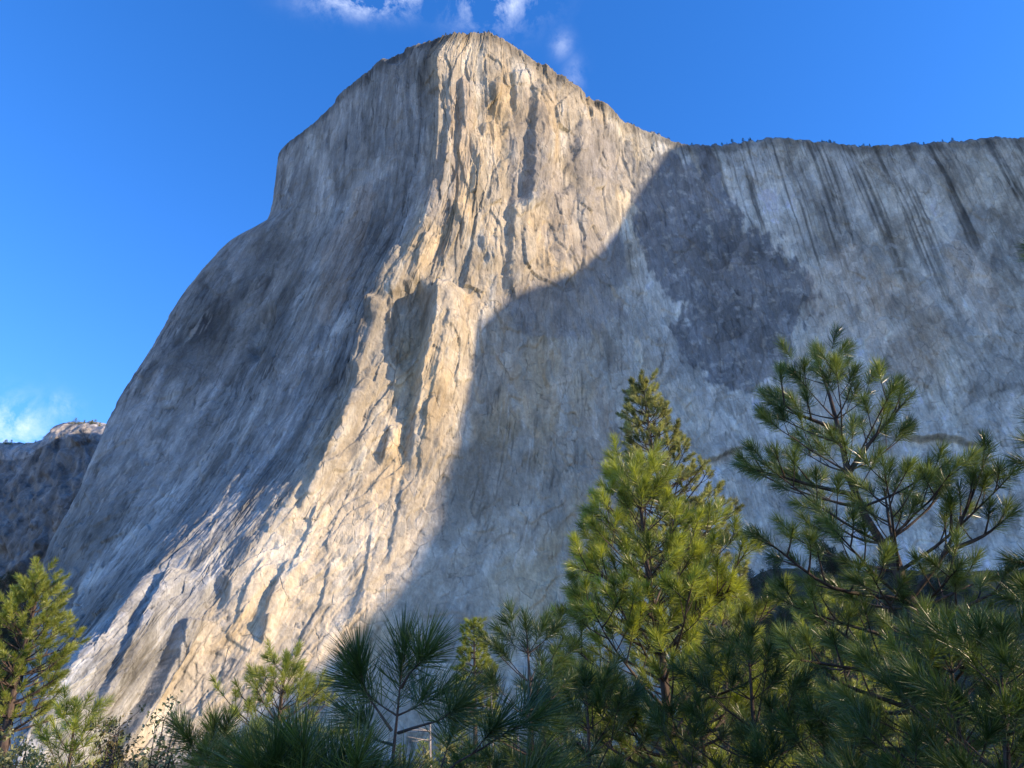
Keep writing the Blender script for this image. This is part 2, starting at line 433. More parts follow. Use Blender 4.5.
A *= (1-.22*band)[..., None]
# dark diorite patch on the right wall
dk = np.maximum.reduce([smudge(748, 300, 62, 66, .1), smudge(692, 240, 50, 74, -.35, s=82), smudge(728, 348, 62, 36, .4, s=83), smudge(668, 188, 36, 34, 0, s=84), smudge(712, 185, 9, 60, -.2, s=85)])
patch = ss(fbm(PX/11, PY/9, 4, 99), .22, .34)
A = A + (np.array([.125, .125, .120])-A)*(.9*np.clip(dk*1.3, 0, 1)*(1-.45*patch))[..., None]
dk2 = np.maximum.reduce([smudge(960, 355, 70, 45, .3, s=101), smudge(1000, 260, 45, 60, -.4, s=102), smudge(880, 250, 30, 40, 0, s=103)])
A *= (1-.20*dk2)[..., None]
# rusty stains
for q in [(905,330,40,55,-.3),(850,300,45,50,0),(590,560,26,70,.15),(600,470,20,80,0),(975,290,24,50,-.4),(345,255,18,70,.3),(460,130,12,60,0)]:
    m_ = smudge(*q, s=int(q[0]))
    A = A + (np.array([.36, .275, .19])-A)*(.28*m_)[..., None]
# grey lichen patches on the nose
for q in [(528,150,20,60,0),(608,165,32,36,.2),(545,185,22,26,0),(575,225,32,40,.3),(590,150,26,30,0),(440,190,16,40,.1),(600,260,30,30,0),(560,310,60,30,0)]:
    m_ = smudge(*q, s=int(q[0]))
    A = A + (np.array([.20, .192, .178])-A)*(.50*m_)[..., None]
for q in [(395,110,34,60,0),(300,300,26,90,.45),(250,330,20,60,.4),(190,360,24,90,.4)]:
    m_ = smudge(*q, s=int(q[0]))
    A *= (1-.25*m_)[..., None]
# pale lower slabs
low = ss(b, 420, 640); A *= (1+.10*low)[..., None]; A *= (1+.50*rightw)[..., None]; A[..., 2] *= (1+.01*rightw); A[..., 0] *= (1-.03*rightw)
alc = smudge(408, 322, 19, 46, .12, s=140); A *= (1-.28*alc)[..., None]  # shade of the alcove painted into the rock colour
# cracks hold dark lichen
A *= (1-.42*jline)[..., None]
jp = fbm(a/8+31, b/240, 3, 155); A = A+(np.array([.50, .48, .41])-A)*(.40*(1-ss(np.abs(jp), 0, .035))*ss(fbm(a/50, b/90, 3, 156), 0, .2)*np.clip(fl, 0, 1))[..., None]
A *= (1-.40*(1-ss(crk, 0, .022))*ss(fbm(a/40, b/40, 2, 49), -.2, .2))[..., None]; A *= (1-.28*(1-ss(crk2, 0, .010))*ss(fbm(a/50, b/50, 2, 48), -.05, .2))[..., None]
for (cw, ch, kk, sd) in [(26, 40, .15, 120), (10, 15, .15, 122), (52, 80, .12, 124)]:
    f1, f2, cv, ex, ey = worley((PX+.35*PY+8*fbm(PX/20, PY/20, 3, sd))/cw, (PY-.2*PX+8*fbm(PX/20+5, PY/20, 3, sd+1))/ch, sd)
    A *= (1+kk*(cv-.5)*2*(1.2*rightw+.55*nosew+.5*leftw))[..., None]
dl = fbm((PX-.55*PY)/3.0, PY/70, 4, 126); A *= (1+.20*np.clip(dl, 0, 1)*2*rightw*ss(PY, 230, 330))[..., None]
sc_ = ss(fbm(PX/13, PY/12, 4, 128), .30, .40)*rightw; A = A+(np.array([.43, .43, .38])-A)*(.45*sc_)[..., None]
lw = ss(leftw, .2, .9); dg = np.abs(fbm(a/12+.0, b/110, 4, 105)); A *= (1-.36*lw*(1-ss(dg, 0, .045))*ss(fbm(a/50, b/80, 2, 149), -.15, .2))[..., None]
rimd = 1-ss(b+5*fbm(a/8, b/8, 3, 106), 3, 13); A *= (1-.45*rimd)[..., None]
A = A+(np.array([.06, .058, .055])-A)*np.clip(.5*roofmask, 0, .6)[..., None]  # dark line below the roofs: underside shade painted in, along with seep stain
A = np.clip(A, .05, .62)
top = np.ones((NS, nl, 3))*np.array([.17, .165, .15])
top *= (1+.5*fbm(np.repeat(S[:, None], nl, 1)/6, np.repeat(np.arange(nl)[None]*1.7, NS, 0), 3, 107))[..., None]
AA = np.concatenate([top, A], 1)
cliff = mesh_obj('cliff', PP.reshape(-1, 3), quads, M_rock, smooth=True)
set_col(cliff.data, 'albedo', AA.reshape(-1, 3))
tag(cliff, 'huge pale granite cliff with a sunlit prow between two shaded faces', 'cliff', kind='structure')
rim_pts = PP[:, nl-1]

# ---------------------------------------------------------------- generic mountain from px outline (far left wall)
def far_wall():
    ns, nt = 300, 260
    s = np.linspace(-160, 140, ns); t = np.linspace(0, 1, nt)
    ytop = np.interp(s, [-160, -60, 0, 22, 45, 60, 75, 105, 140], [470, 452, 449, 447, 440, 430, 429, 431, 434])
    ytop = ytop + 1.6*fbm(s/7, s*0, 3, 201)
    G2 = np.zeros((ns, nt, 3))
    for i in range(ns):
        for j in range(nt):
            py = ytop[i]+(800-ytop[i])*t[j]
            Y = 1500 - 380*t[j] - 90*math.sin(t[j]*6) - (s[i]+160)*.6
            G2[i, j] = at(s[i]-30*t[j]*0, py, Y)
    aa = np.repeat(s[:, None], nt, 1); bb = np.repeat((t*350)[None], ns, 0)
    # seen to lean: strata dip to the lower left
    ra = aa*.8+bb*.6; rb = -aa*.6+bb*.8
    d = 30*fbm(ra/34, rb/60, 4, 202)+16*terr(fbm(ra/40, rb/70, 3, 204), 3, .1)+12*fbm(ra/9, rb/16, 4, 206)
    f1, f2, cv, ex, ey = worley(ra/16, rb/26, 208)
    d += 7*((cv-.5)*2*ex+(((cv*37) % 1)-.5)*ey)
    G2[..., 1] -= d
    lipr = []
    for dyb, dzz in [(8, 10), (30, 26), (70, 36), (300, 30)]:
        q = G2[:, 0].copy(); q[:, 1] += dyb; q[:, 2] += dzz+4*fbm(s/5, s*0+dyb, 3, 210); lipr.append(q)
    G3 = np.concatenate([np.stack(lipr[::-1], 1), G2], 1); n2 = nt+4
    id2 = np.arange(ns*n2).reshape(ns, n2)
    q2 = np.stack([id2[:-1, :-1], id2[1:, :-1], id2[1:, 1:], id2[:-1, 1:]], -1).reshape(-1, 4)
    al = np.ones((ns, n2, 3))*np.array([.165, .158, .145])
    pa = np.repeat(s[:, None], n2, 1); pb = np.repeat(np.arange(n2)[None]*1.35, ns, 0)
    al *= (1+1.3*fbm((pa*.8+pb*.6)/9, (-pa*.6+pb*.8)/26, 5, 212, .65))[..., None]
    al[:, :12] *= 1.9  # sunlight on the rim painted in as paler top rows
    veg = ss(pb+20*fbm(pa/20, pb/20, 3, 213), 150, 200)
    al = al + (np.array([.03, .035, .022])-al)*veg[..., None]
    o = mesh_obj('hills', G3.reshape(-1, 3), q2, M_rock2)
    set_col(o.data, 'albedo', np.clip(al, .02, .5).reshape(-1, 3))
    tag(o, 'darker blue grey rock wall with a lit rim, farther off at the left', 'hill', kind='structure')
    return G3[:, 3]
far_rim = far_wall()

# ---------------------------------------------------------------- neighbouring ridge to the right, outside the frame, whose shadow lies on the cliff
edge_px = [(700,120),(668,150),(645,185),(622,222),(600,250),(575,272),(545,285),(515,294),(494,310),(464,333),(462,385),(452,440),(436,520),(402,580),(352,635),(300,682),(240,720),(180,755)]
flatP = P.reshape(-1, 3)
flatP = G.reshape(-1, 3); VX, VY = PX.ravel(), PY.ravel()
ridge = []
XR = 1060.0
for (x, y) in edge_px:
    i = int(np.argmin((VX-x)**2+(VY-max(y, 150 if x > 660 else 0))**2)); p = flatP[i]
    if y < 150: p = p + np.array([60, 60, 90.])
    k = (XR-p[0])/Lv[0]; q = p+k*Lv
    ridge.append((q[1], q[2]))
print('RIDGE', [(round(float(u)), round(float(v))) for u, v in ridge])
ridge = sorted(ridge)
ridge = [(u, max(v for (u2, v) in ridge[:i+1])) for i, (u, _) in enumerate(ridge)]
ry = np.array([r[0] for r in ridge]); rz = np.array([r[1] for r in ridge])
ry = np.concatenate([[ry[0]-130, ry[0]-90, ry[0]-50], ry, [ry[-1]+30, ry[-1]+60, ry[-1]+90]]); rz = np.concatenate([[10, rz[0]*.4, rz[0]-90], rz, [rz[-1], rz[-1]-60, 60]])
yy = np.unique(np.concatenate([np.linspace(ry[0], ry[-1], 260), ry]))
zz = np.interp(yy, ry, rz)
offs = [(-44, -.98), (-36, -.72), (-22, -.35), (-8, -.09), (0, 0), (40, -.04), (160, -.10), (420, -.35), (800, -1.0)]
V = []
for j, (ox, dz) in enumerate(offs):
    nz = (3 if j < 4 else 14)*fbm(yy/60, yy*0+j*3.1, 4, 301) if j != 4 else 2.5*fbm(yy/14, yy*0, 3, 302)
    V.append(np.stack([np.full_like(yy, XR)+ox+(nz if j != 4 else 0), yy, np.maximum(zz*(1+dz)+nz-(12 if j != 4 else 0), -15)], 1))
V = np.stack(V, 1); nj = len(offs); id3 = np.arange(len(yy)*nj).reshape(len(yy), nj)
q3 = np.stack([id3[:-1, :-1], id3[:-1, 1:], id3[1:, 1:], id3[1:, :-1]], -1).reshape(-1, 4)
rg = mesh_obj('hills', V.reshape(-1, 3), q3, M_rock2)
set_col(rg.data, 'albedo', np.tile(np.array([[.22, .21, .19]]), (V.size//3, 1)))
tag(rg, kind='structure')

# ---------------------------------------------------------------- ground
def ground_z(x, y):
    x = np.asarray(x, float); y = np.asarray(y, float)
    z = 3*ss(y, 60, 320) + 5*ss(y, 300, 480)
    z = z + 172*ss(y, 380, 740)*ss(x, 40, 260)
    z = z + 1.0*fbm(x/22, y/22, 3, 401)*ss(y, 20, 80) + 7*fbm(x/90, y/90, 4, 402)*ss(y, 150, 400)
    return z
gx = np.concatenate([[-6000, -3500, -2000, -1300], np.linspace(-900, 1100, 170), [1400, 2000, 3500, 6000]])
gy = np.concatenate([[-4000, -1500, -500, -150], np.linspace(-60, 60, 20), np.linspace(70, 900, 120), [1100, 1600, 2600, 5000, 9000]])
GX, GY = np.meshgrid(gx, gy, indexing='ij'); GZ = ground_z(GX, GY)
id4 = np.arange(GX.size).reshape(GX.shape)
q4 = np.stack([id4[:-1, :-1], id4[1:, :-1], id4[1:, 1:], id4[:-1, 1:]], -1).reshape(-1, 4)
mg, nt, bb_ = newmat('forest floor')
n = N(nt, 'ShaderNodeTexNoise', Scale=.6, Detail=8.0, Roughness=.7); tc = N(nt, 'ShaderNodeTexCoord'); nt.links.new(tc.outputs['Object'], n.inputs[0])
rp = N(nt, 'ShaderNodeValToRGB'); rp.color_ramp.elements[0].position = .35; rp.color_ramp.elements[1].position = .7
rp.color_ramp.elements[0].color = (.030, .035, .018, 1); rp.color_ramp.elements[1].color = (.11, .095, .06, 1)
nt.links.new(n.outputs[0], rp.inputs[0]); nt.links.new(rp.outputs[0], bb_.inputs['Base Color']); bb_.inputs['Roughness'].default_value = 1
gr = mesh_obj('ground', np.stack([GX, GY, GZ], -1).reshape(-1, 3), q4, mg)
tag(gr, kind='structure')

# ---------------------------------------------------------------- trees
def tube(path, rad, sides=6):
    path = np.asarray(path, float); n = len(path)
    d = np.gradient(path, axis=0); d /= np.linalg.norm(d, axis=1, keepdims=True)+1e-9
    up = np.array([.31, .2, .93]); s = np.cross(d, up); s /= np.linalg.norm(s, axis=1, keepdims=True)+1e-9
    t = np.cross(s, d)
    ang = np.linspace(0, 2*np.pi, sides, endpoint=False)
    V = path[:, None]+np.asarray(rad)[:, None, None]*(np.cos(ang)[None, :, None]*s[:, None]+np.sin(ang)[None, :, None]*t[:, None])
    id_ = np.arange(n*sides).reshape(n, sides); nx = np.roll(id_, -1, 1)
    Fq = np.stack([id_[:-1], nx[:-1], nx[1:], id_[1:]], -1).reshape(-1, 4)
    return V.reshape(-1, 3), Fq
class Buf:
    def __init__(s): s.V = []; s.F = []; s.n = 0
    def add(s, V, Fq): s.V.append(V); s.F.append(Fq+s.n); s.n += len(V)
    def tube(s, path, rad, sides=6): s.add(*tube(path, rad, sides))
    def build(s, name, mat, parent): return mesh_obj(name, np.concatenate(s.V), np.concatenate(s.F), mat, parent)
def unit(v): return v/(np.linalg.norm(v, axis=-1, keepdims=True)+1e-9)
def needles(brushes, nlen, nwid, per):
    """brushes: list of (p0,p1) twig ends; needles radiate forward from the twig, each a thin bent blade"""
    B = np.array(brushes, float); nb = len(B)
    p0 = np.repeat(B[:, 0], per, 0); p1 = np.repeat(B[:, 1], per, 0); n = len(p0)
    f = rng.random((n, 1))**.8
    org = p0+(p1-p0)*f
    ax = unit(p1-p0)
    rv = unit(rng.normal(size=(n, 3))); side = unit(rv-ax*np.sum(rv*ax, 1, keepdims=True))
    spread = np.radians(64-40*f+rng.normal(size=(n, 1))*12)
    d = ax*np.cos(spread)+side*np.sin(spread)
    L = nlen*(.75+.4*rng.random((n, 1)))
    mid = org+d*L*.55; d2 = unit(d+ax*.18+np.array([0, 0, -.10])); tip = mid+d2*L*.5
    w = unit(np.cross(d, rng.normal(size=(n, 3))))*nwid*.5
    V = np.stack([org-w*.8, org+w*.8, mid+w, mid-w, tip], 1).reshape(-1, 3)
    k = np.arange(n)[:, None]*5
    F3 = np.concatenate([k+[0, 1, 2], k+[0, 2, 3], k+[3, 2, 4]], 0)
    r = np.repeat(np.clip(.4*rng.random(n)+.6*np.repeat(rng.random(nb), per), 0, 1)**1.2, 5)
    return V, F3, r
def needle_obj(name, brushes, nlen, nwid, per, mat, parent):
    V, F3, r = needles(brushes, nlen, nwid, per)
    o = mesh_obj(name, V, F3, mat, parent, smooth=False)
    at_ = o.data.attributes.new('rnd', 'FLOAT', 'POINT'); at_.data.foreach_set('value', r.astype(np.float32))
    return o
def curve(p0, d0, L, lift, n=7, wob=.05):
    """branch line starting along d0 whose tip turns by lift (m up at the end)"""
    t = np.linspace(0, 1, n)[:, None]
    p = p0+d0*L*t+np.array([0, 0, 1.])*lift*t**2
    w = np.cumsum(rng.normal(size=(n, 3))*wob*L/n*1.6, axis=0); w[0] = 0
    return p+w*t
def poly(pts, n=9):
    pts = np.array(pts, float); s = np.concatenate([[0], np.cumsum(np.linalg.norm(np.diff(pts, axis=0), axis=1))]); s /= s[-1]
    return pchip(s, pts, np.linspace(0, 1, n))
def branch_parts(path, r0, tw, twl, brush, start=.35):
    """twigs and brushes along one branch. returns Buf, brushes"""
    bf = Buf(); n = len(path)
    bf.tube(path, np.linspace(r0, r0*.28, n), 5)
    L = np.sum(np.linalg.norm(np.diff(path, axis=0), axis=1)); br = []
    e = path[-1]; d = unit(path[-1]-path[-2]); br.append((e-d*brush*.6, e+d*brush*.4))
    k = max(1, int(L*(1-start)/tw))
    for i in range(k):
        f = start+(1-start)*(i+rng.random()*.7)/k
        x = f*(n-1); j = min(int(x), n-2); p = path[j]+(path[j+1]-path[j])*(x-j); dd = unit(path[j+1]-path[j])
        side = unit(np.cross(dd, np.array([0, 0, 1.])))*(1 if i % 2 else -1)
        rv = rng.normal(size=3)*.25
        td = unit(dd*.75+side*.75+np.array([0, 0, .28])+rv)
        l = twl*(1.05-.55*f)*(.7+.6*rng.random())
        tp = curve(p, td, l, l*.22, 4)
        bf.tube(tp, np.linspace(r0*.4, r0*.22, 4), 4)
        br.append((tp[-2], tp[-1]+unit(tp[-1]-tp[-2])*brush*.25))
        if l > 2.2*brush:
            m = tp[1]; rd = unit(td+np.cross(td, rng.normal(size=3))*.9); br.append((m, m+rd*brush*1.1)); bf.tube([m, m+rd*brush*.8], [r0*.2, r0*.12], 3)
    return bf, br
def pine(label, cat, trunk, r0, mat, nlen, nwid, per, crown0, Lmax, k=.55, whorl=.5, nbr=5, rise=30, tw=.22, twl=.45, brush=.3, extra=(), detailed=True, group=None, name='pine_tree', lift=.2, barkm=None, taper=1.0, gaps=.0, stubs=0, drop=0, azr=None, shape=None):
    """trunk: list of world points base->top. crown0: height fraction where living branches start"""
    barkm = barkm or M_bark
    tp = poly(trunk, 14); base = tp[0].copy(); tp = tp-base
    root = empty(name, base); tag(root, label, cat, group)
    Ht = np.sum(np.linalg.norm(np.diff(tp, axis=0), axis=1))
    rad = r0*(1-np.linspace(0, 1, 14))**.8*.92+r0*.08
    tb = Buf(); tb.tube(tp, rad, 9)
    def pt(f):
        x = f*13; j = min(int(x), 12); return tp[j]+(tp[j+1]-tp[j])*(x-j), rad[j]
    allbr = []; allb = Buf()
    e = tp[-1]; d = unit(tp[-1]-tp[-2])
    allbr.append((e-d*brush, e+d*brush*.3)); allbr.append((e-d*brush*.5, e+d*brush*.5))
    h = Ht*(1-crown0); z = brush*1.1; rot = rng.random()*6.28
    specs = []
    while z < h:
        Lb = Lmax*shape(z/h) if shape else min(Lmax, k*z**taper+brush*.7)
        p, rr = pt(1-z/Ht)
        for q in range(nbr):
            if rng.random() < gaps: continue
            az = rot+q*2*math.pi/nbr+rng.normal()*.25
            if azr is not None and not azr(az): continue
            el = math.radians(rise*(1-.75*z/h)-drop*z/h+rng.normal()*7)
            dd = np.array([math.cos(az)*math.cos(el), math.sin(az)*math.cos(el), math.sin(el)])
            l = Lb*(.72+.45*rng.random())
            specs.append((curve(p, dd, l, lift*l, 7), max(rr*.38, .0045)))
        rot += 2.4; z += whorl*(.75+.5*rng.random())
    for q in range(stubs):
        f = (1-h/Ht)*(.35+.65*rng.random()); p, rr = pt(f); az = rng.random()*6.28; l = Lmax*(.3+.4*rng.random())
        tb.tube(curve(p, np.array([math.cos(az), math.sin(az), .1]), l, -.15*l, 6, .12), np.linspace(rr*.3, rr*.08, 6), 4)
    for pth in extra: specs.append((poly([np.array(q)-base for q in pth], 9), max(r0*.3, .006)))
    tb.build('trunk', barkm, root)
    for path, rb in specs:
        bf, br = branch_parts(path, rb, tw, twl, brush)
        if detailed:
            o = bf.build('branch', barkm, root)
            needle_obj('needles', br, nlen, nwid, per, mat, o)
        else:
            allb.add(np.concatenate(bf.V), np.concatenate(bf.F)); allbr += br
    if not detailed and allb.V: allb.build('branches', barkm, root)
    needle_obj('crown' if not detailed else 'leader_needles', allbr, nlen, nwid, per, mat, root)
    return root
def tr(Y, pts):  # trunk points from photo positions at one distance, with the foot dropped to the ground
    P_ = [at(x, y, Y) for x, y in pts]
    d = P_[0]-P_[1]; g = float(ground_z(P_[0][0], Y)); 
    foot = P_[0]+np.array([d[0]/max(abs(d[2]), .3)*min(.35*(P_[0][2]-g), 1.), 0, 0]); foot[2] = g-.02
    return [foot]+P_

# --- near pines
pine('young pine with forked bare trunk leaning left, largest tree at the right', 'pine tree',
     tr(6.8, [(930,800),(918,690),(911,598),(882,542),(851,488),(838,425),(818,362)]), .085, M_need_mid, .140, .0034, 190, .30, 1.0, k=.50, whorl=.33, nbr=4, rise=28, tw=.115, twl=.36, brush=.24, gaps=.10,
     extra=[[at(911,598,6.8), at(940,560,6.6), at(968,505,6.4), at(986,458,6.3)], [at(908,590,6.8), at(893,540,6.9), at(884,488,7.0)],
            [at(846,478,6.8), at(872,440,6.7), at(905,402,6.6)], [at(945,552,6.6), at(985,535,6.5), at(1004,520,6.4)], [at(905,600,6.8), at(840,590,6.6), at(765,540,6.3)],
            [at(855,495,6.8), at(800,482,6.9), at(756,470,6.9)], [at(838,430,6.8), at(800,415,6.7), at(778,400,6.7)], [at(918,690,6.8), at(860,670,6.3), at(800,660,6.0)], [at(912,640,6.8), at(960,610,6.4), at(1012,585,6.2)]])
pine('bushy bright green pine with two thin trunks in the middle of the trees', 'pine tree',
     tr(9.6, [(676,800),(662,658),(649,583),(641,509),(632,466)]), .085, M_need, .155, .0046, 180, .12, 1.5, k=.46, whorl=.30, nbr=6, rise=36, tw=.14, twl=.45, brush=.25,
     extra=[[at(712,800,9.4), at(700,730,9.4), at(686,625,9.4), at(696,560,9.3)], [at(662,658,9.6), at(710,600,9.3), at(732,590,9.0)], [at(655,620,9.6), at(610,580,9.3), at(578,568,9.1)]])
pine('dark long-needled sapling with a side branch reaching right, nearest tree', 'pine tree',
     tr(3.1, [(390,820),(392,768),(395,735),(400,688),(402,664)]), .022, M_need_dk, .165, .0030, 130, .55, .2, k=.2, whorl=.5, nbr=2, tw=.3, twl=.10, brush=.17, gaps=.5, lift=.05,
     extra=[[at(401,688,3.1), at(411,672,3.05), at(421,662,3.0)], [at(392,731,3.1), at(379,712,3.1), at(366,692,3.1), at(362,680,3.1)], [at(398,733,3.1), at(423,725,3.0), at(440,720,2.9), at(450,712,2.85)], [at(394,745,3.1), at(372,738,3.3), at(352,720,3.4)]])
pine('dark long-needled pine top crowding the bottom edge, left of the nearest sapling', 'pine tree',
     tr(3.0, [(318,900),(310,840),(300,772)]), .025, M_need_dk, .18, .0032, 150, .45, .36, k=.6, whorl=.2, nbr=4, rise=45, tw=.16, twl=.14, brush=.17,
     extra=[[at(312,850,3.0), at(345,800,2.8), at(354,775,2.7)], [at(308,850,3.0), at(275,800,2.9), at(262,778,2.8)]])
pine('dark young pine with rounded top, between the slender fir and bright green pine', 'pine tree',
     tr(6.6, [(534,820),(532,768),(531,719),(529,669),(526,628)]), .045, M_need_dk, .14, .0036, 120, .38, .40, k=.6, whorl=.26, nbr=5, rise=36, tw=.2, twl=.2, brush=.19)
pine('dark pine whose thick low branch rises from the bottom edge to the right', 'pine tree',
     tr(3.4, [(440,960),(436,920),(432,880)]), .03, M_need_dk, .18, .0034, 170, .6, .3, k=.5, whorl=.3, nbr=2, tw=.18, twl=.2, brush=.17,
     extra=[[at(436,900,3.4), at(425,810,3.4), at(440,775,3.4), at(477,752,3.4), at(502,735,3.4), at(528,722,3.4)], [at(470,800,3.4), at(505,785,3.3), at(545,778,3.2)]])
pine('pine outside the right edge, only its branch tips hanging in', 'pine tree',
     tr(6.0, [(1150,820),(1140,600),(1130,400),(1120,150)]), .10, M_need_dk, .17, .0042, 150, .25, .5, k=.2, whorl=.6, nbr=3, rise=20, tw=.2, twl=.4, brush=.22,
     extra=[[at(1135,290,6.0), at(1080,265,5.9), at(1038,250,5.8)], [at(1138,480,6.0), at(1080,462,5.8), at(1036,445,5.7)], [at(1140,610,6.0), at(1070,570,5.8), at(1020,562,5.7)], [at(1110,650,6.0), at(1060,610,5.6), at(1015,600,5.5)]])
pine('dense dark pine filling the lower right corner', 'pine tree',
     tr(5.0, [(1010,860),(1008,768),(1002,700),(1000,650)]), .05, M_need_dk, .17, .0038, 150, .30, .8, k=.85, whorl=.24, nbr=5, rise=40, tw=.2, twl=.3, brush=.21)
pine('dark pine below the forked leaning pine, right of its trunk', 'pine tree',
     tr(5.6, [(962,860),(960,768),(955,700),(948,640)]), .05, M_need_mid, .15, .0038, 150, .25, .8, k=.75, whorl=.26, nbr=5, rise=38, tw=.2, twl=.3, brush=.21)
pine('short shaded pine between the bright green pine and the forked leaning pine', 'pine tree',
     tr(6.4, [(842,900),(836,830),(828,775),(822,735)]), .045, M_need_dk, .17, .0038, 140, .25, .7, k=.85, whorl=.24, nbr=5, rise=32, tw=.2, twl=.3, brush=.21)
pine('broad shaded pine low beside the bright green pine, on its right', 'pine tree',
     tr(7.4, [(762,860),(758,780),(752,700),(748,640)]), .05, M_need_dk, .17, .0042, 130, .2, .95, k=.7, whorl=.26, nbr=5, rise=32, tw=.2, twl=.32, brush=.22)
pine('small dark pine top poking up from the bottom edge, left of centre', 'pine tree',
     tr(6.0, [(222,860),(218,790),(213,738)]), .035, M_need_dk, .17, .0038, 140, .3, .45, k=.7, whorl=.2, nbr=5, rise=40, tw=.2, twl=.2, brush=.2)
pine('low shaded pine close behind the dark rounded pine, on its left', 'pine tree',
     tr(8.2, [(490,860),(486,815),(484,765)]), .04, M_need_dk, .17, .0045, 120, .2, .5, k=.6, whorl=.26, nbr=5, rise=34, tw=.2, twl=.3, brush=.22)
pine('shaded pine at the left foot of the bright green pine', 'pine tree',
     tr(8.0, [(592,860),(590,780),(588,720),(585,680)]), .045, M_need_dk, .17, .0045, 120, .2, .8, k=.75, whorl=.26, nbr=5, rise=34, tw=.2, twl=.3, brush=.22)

# --- middle distance
col_shape = lambda f: .25+.75*min(1, f*1.6)
pine('tall sunlit pine at the left edge with bare dead lower twigs', 'pine tree',
     tr(24, [(-16,860),(0,768),(12,700),(26,640),(42,580)]), .17, M_need_yl, .18, .012, 120, .42, 1.35, k=.5, whorl=.34, nbr=8, rise=35, tw=.34, twl=.8, brush=.34, detailed=False, stubs=9)
pine('tall narrow sunlit conifer rising behind the bright green pine', 'conifer tree',
     tr(40, [(712,800),(693,640),(670,520),(652,450),(643,384)]), .30, M_need_ol, .28, .026, 100, .20, 3.2, k=.32, whorl=.52, nbr=8, rise=22, tw=.5, twl=1.0, brush=.5, detailed=False, gaps=.12)
pine('slender pale green fir standing alone against the shaded rock', 'fir tree',
     tr(62, [(476,800),(475,720),(474,622)]), .24, M_need_yl, .30, .028, 70, .42, 2.0, k=.27, whorl=.48, nbr=8, rise=12, tw=.5, twl=.9, brush=.40, detailed=False, name='fir_tree', drop=14)
pine('sunlit yellow-green pine left of the nearest saplings', 'pine tree',
     tr(20, [(272,860),(275,768),(280,710),(286,662)]), .12, M_need_yl, .20, .011, 80, .3, 1.6, k=.7, whorl=.36, nbr=6, rise=38, tw=.3, twl=.6, brush=.3, detailed=False)
pine('small bright green pine in front of the lit slabs at lower left', 'pine tree',
     tr(14, [(60,860),(66,790),(76,712)]), .07, M_need, .18, .0075, 90, .15, .62, k=.6, whorl=.3, nbr=6, rise=38, tw=.26, twl=.5, brush=.26, detailed=False)
pine('sunlit yellow-green tree seen through the forked leaning pine', 'pine tree',
     tr(26, [(842,860),(840,760),(834,600)]), .18, M_need_yl, .22, .014, 70, .15, 2.3, k=.6, whorl=.42, nbr=6, rise=35, tw=.34, twl=.8, brush=.34, detailed=False)
pine('sunlit yellow-green tree low behind the trunks of the bright green pine', 'pine tree',
     tr(18, [(730,860),(728,760),(722,610)]), .14, M_need_yl, .20, .010, 80, .15, 1.5, k=.6, whorl=.36, nbr=6, rise=35, tw=.3, twl=.6, brush=.3, detailed=False)

# --- background forest: prototypes then copies
def copy_tree(root, loc, sc, rz, label, cat, group):
    r = root.copy(); C.objects.link(r); r.location = loc; r.scale = (sc, sc, sc*random.uniform(.9, 1.15)); r.rotation_euler = (0, 0, rz)
    tag(r, label, cat, group)
    for ch in list(root.children):
        c = ch.copy(); C.objects.link(c); c.parent = r
    return r
def proto(kind, mat, loc=(0, 0, 0), Hh=10.):
    b = np.array(loc, float)
    if kind == 'fir':
        return pine('x', 'fir tree', [b, b+[.05, 0, Hh*.5], b+[0, 0, Hh]], .16, mat, .30, .035, 22, .14, 1.7, k=.26, whorl=.42, nbr=6, rise=8, tw=.5, twl=.7, brush=.36, detailed=False, name='fir_tree', drop=12)
    return pine('x', 'pine tree', [b, b+[.1, 0, Hh*.5], b+[-.05, 0, Hh]], .18, mat, .28, .030, 26, .22, 2.3, k=.5, whorl=.5, nbr=6, rise=28, tw=.45, twl=.9, brush=.4, detailed=False)
used = {}
protos = {}
def plant(kind, matk, x, y, h, label, cat, group, z=None):
    key = (kind, matk, random.randint(0, 1))
    zz_ = float(ground_z(x, y)) if z is None else z
    if key not in protos:
        r = proto(kind, {'y': M_need_yl, 'd': M_need_dk, 'f': M_far, 'g': M_need}[matk]); protos[key] = r
        r.location = (x, y, zz_); r.scale = (h/10,)*3; tag(r, label, cat, group); return r
    return copy_tree(protos[key], (x, y, zz_-.1), h/10, random.random()*6.28, label, cat, group)
# sunlit belt behind the near pines
def htop(px, py, Y):
    p = at(px, py, Y); return p[0], Y, p[2]-float(ground_z(p[0], Y))
belt = [(400,745,48),(424,742,55),(445,735,42),(462,728,60),(500,722,50),(512,738,38),(545,730,44),(560,700,60),(575,735,36),(600,728,50),(628,735,34),(770,700,40),(790,672,55),(812,690,36),(862,700,44),(890,690,50),(915,720,36),(700,720,45),(745,690,62),(775,740,30),(850,735,28),(940,700,40),(985,690,50),(1015,670,44),(330,762,50),(250,765,46),(378,757,44)]
for i, (x, y, Y) in enumerate(belt):
    X_, Y_, h_ = htop(x, y, Y)
    plant('pine' if i % 3 else 'fir', 'ygy'[i % 3], X_, Y_, max(h_, 2.5), 'sunlit conifer in the belt of forest behind the near pines', 'conifer tree', 'forest belt behind the near pines')
# shaded conifers on the slope below the right wall
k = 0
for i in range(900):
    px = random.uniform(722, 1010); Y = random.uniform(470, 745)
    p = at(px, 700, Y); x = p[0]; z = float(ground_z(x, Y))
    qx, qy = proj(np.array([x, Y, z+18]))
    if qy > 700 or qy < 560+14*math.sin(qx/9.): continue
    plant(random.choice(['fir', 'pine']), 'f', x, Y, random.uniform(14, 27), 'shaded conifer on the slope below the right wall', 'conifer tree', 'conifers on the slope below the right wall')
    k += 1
    if k > 210: break
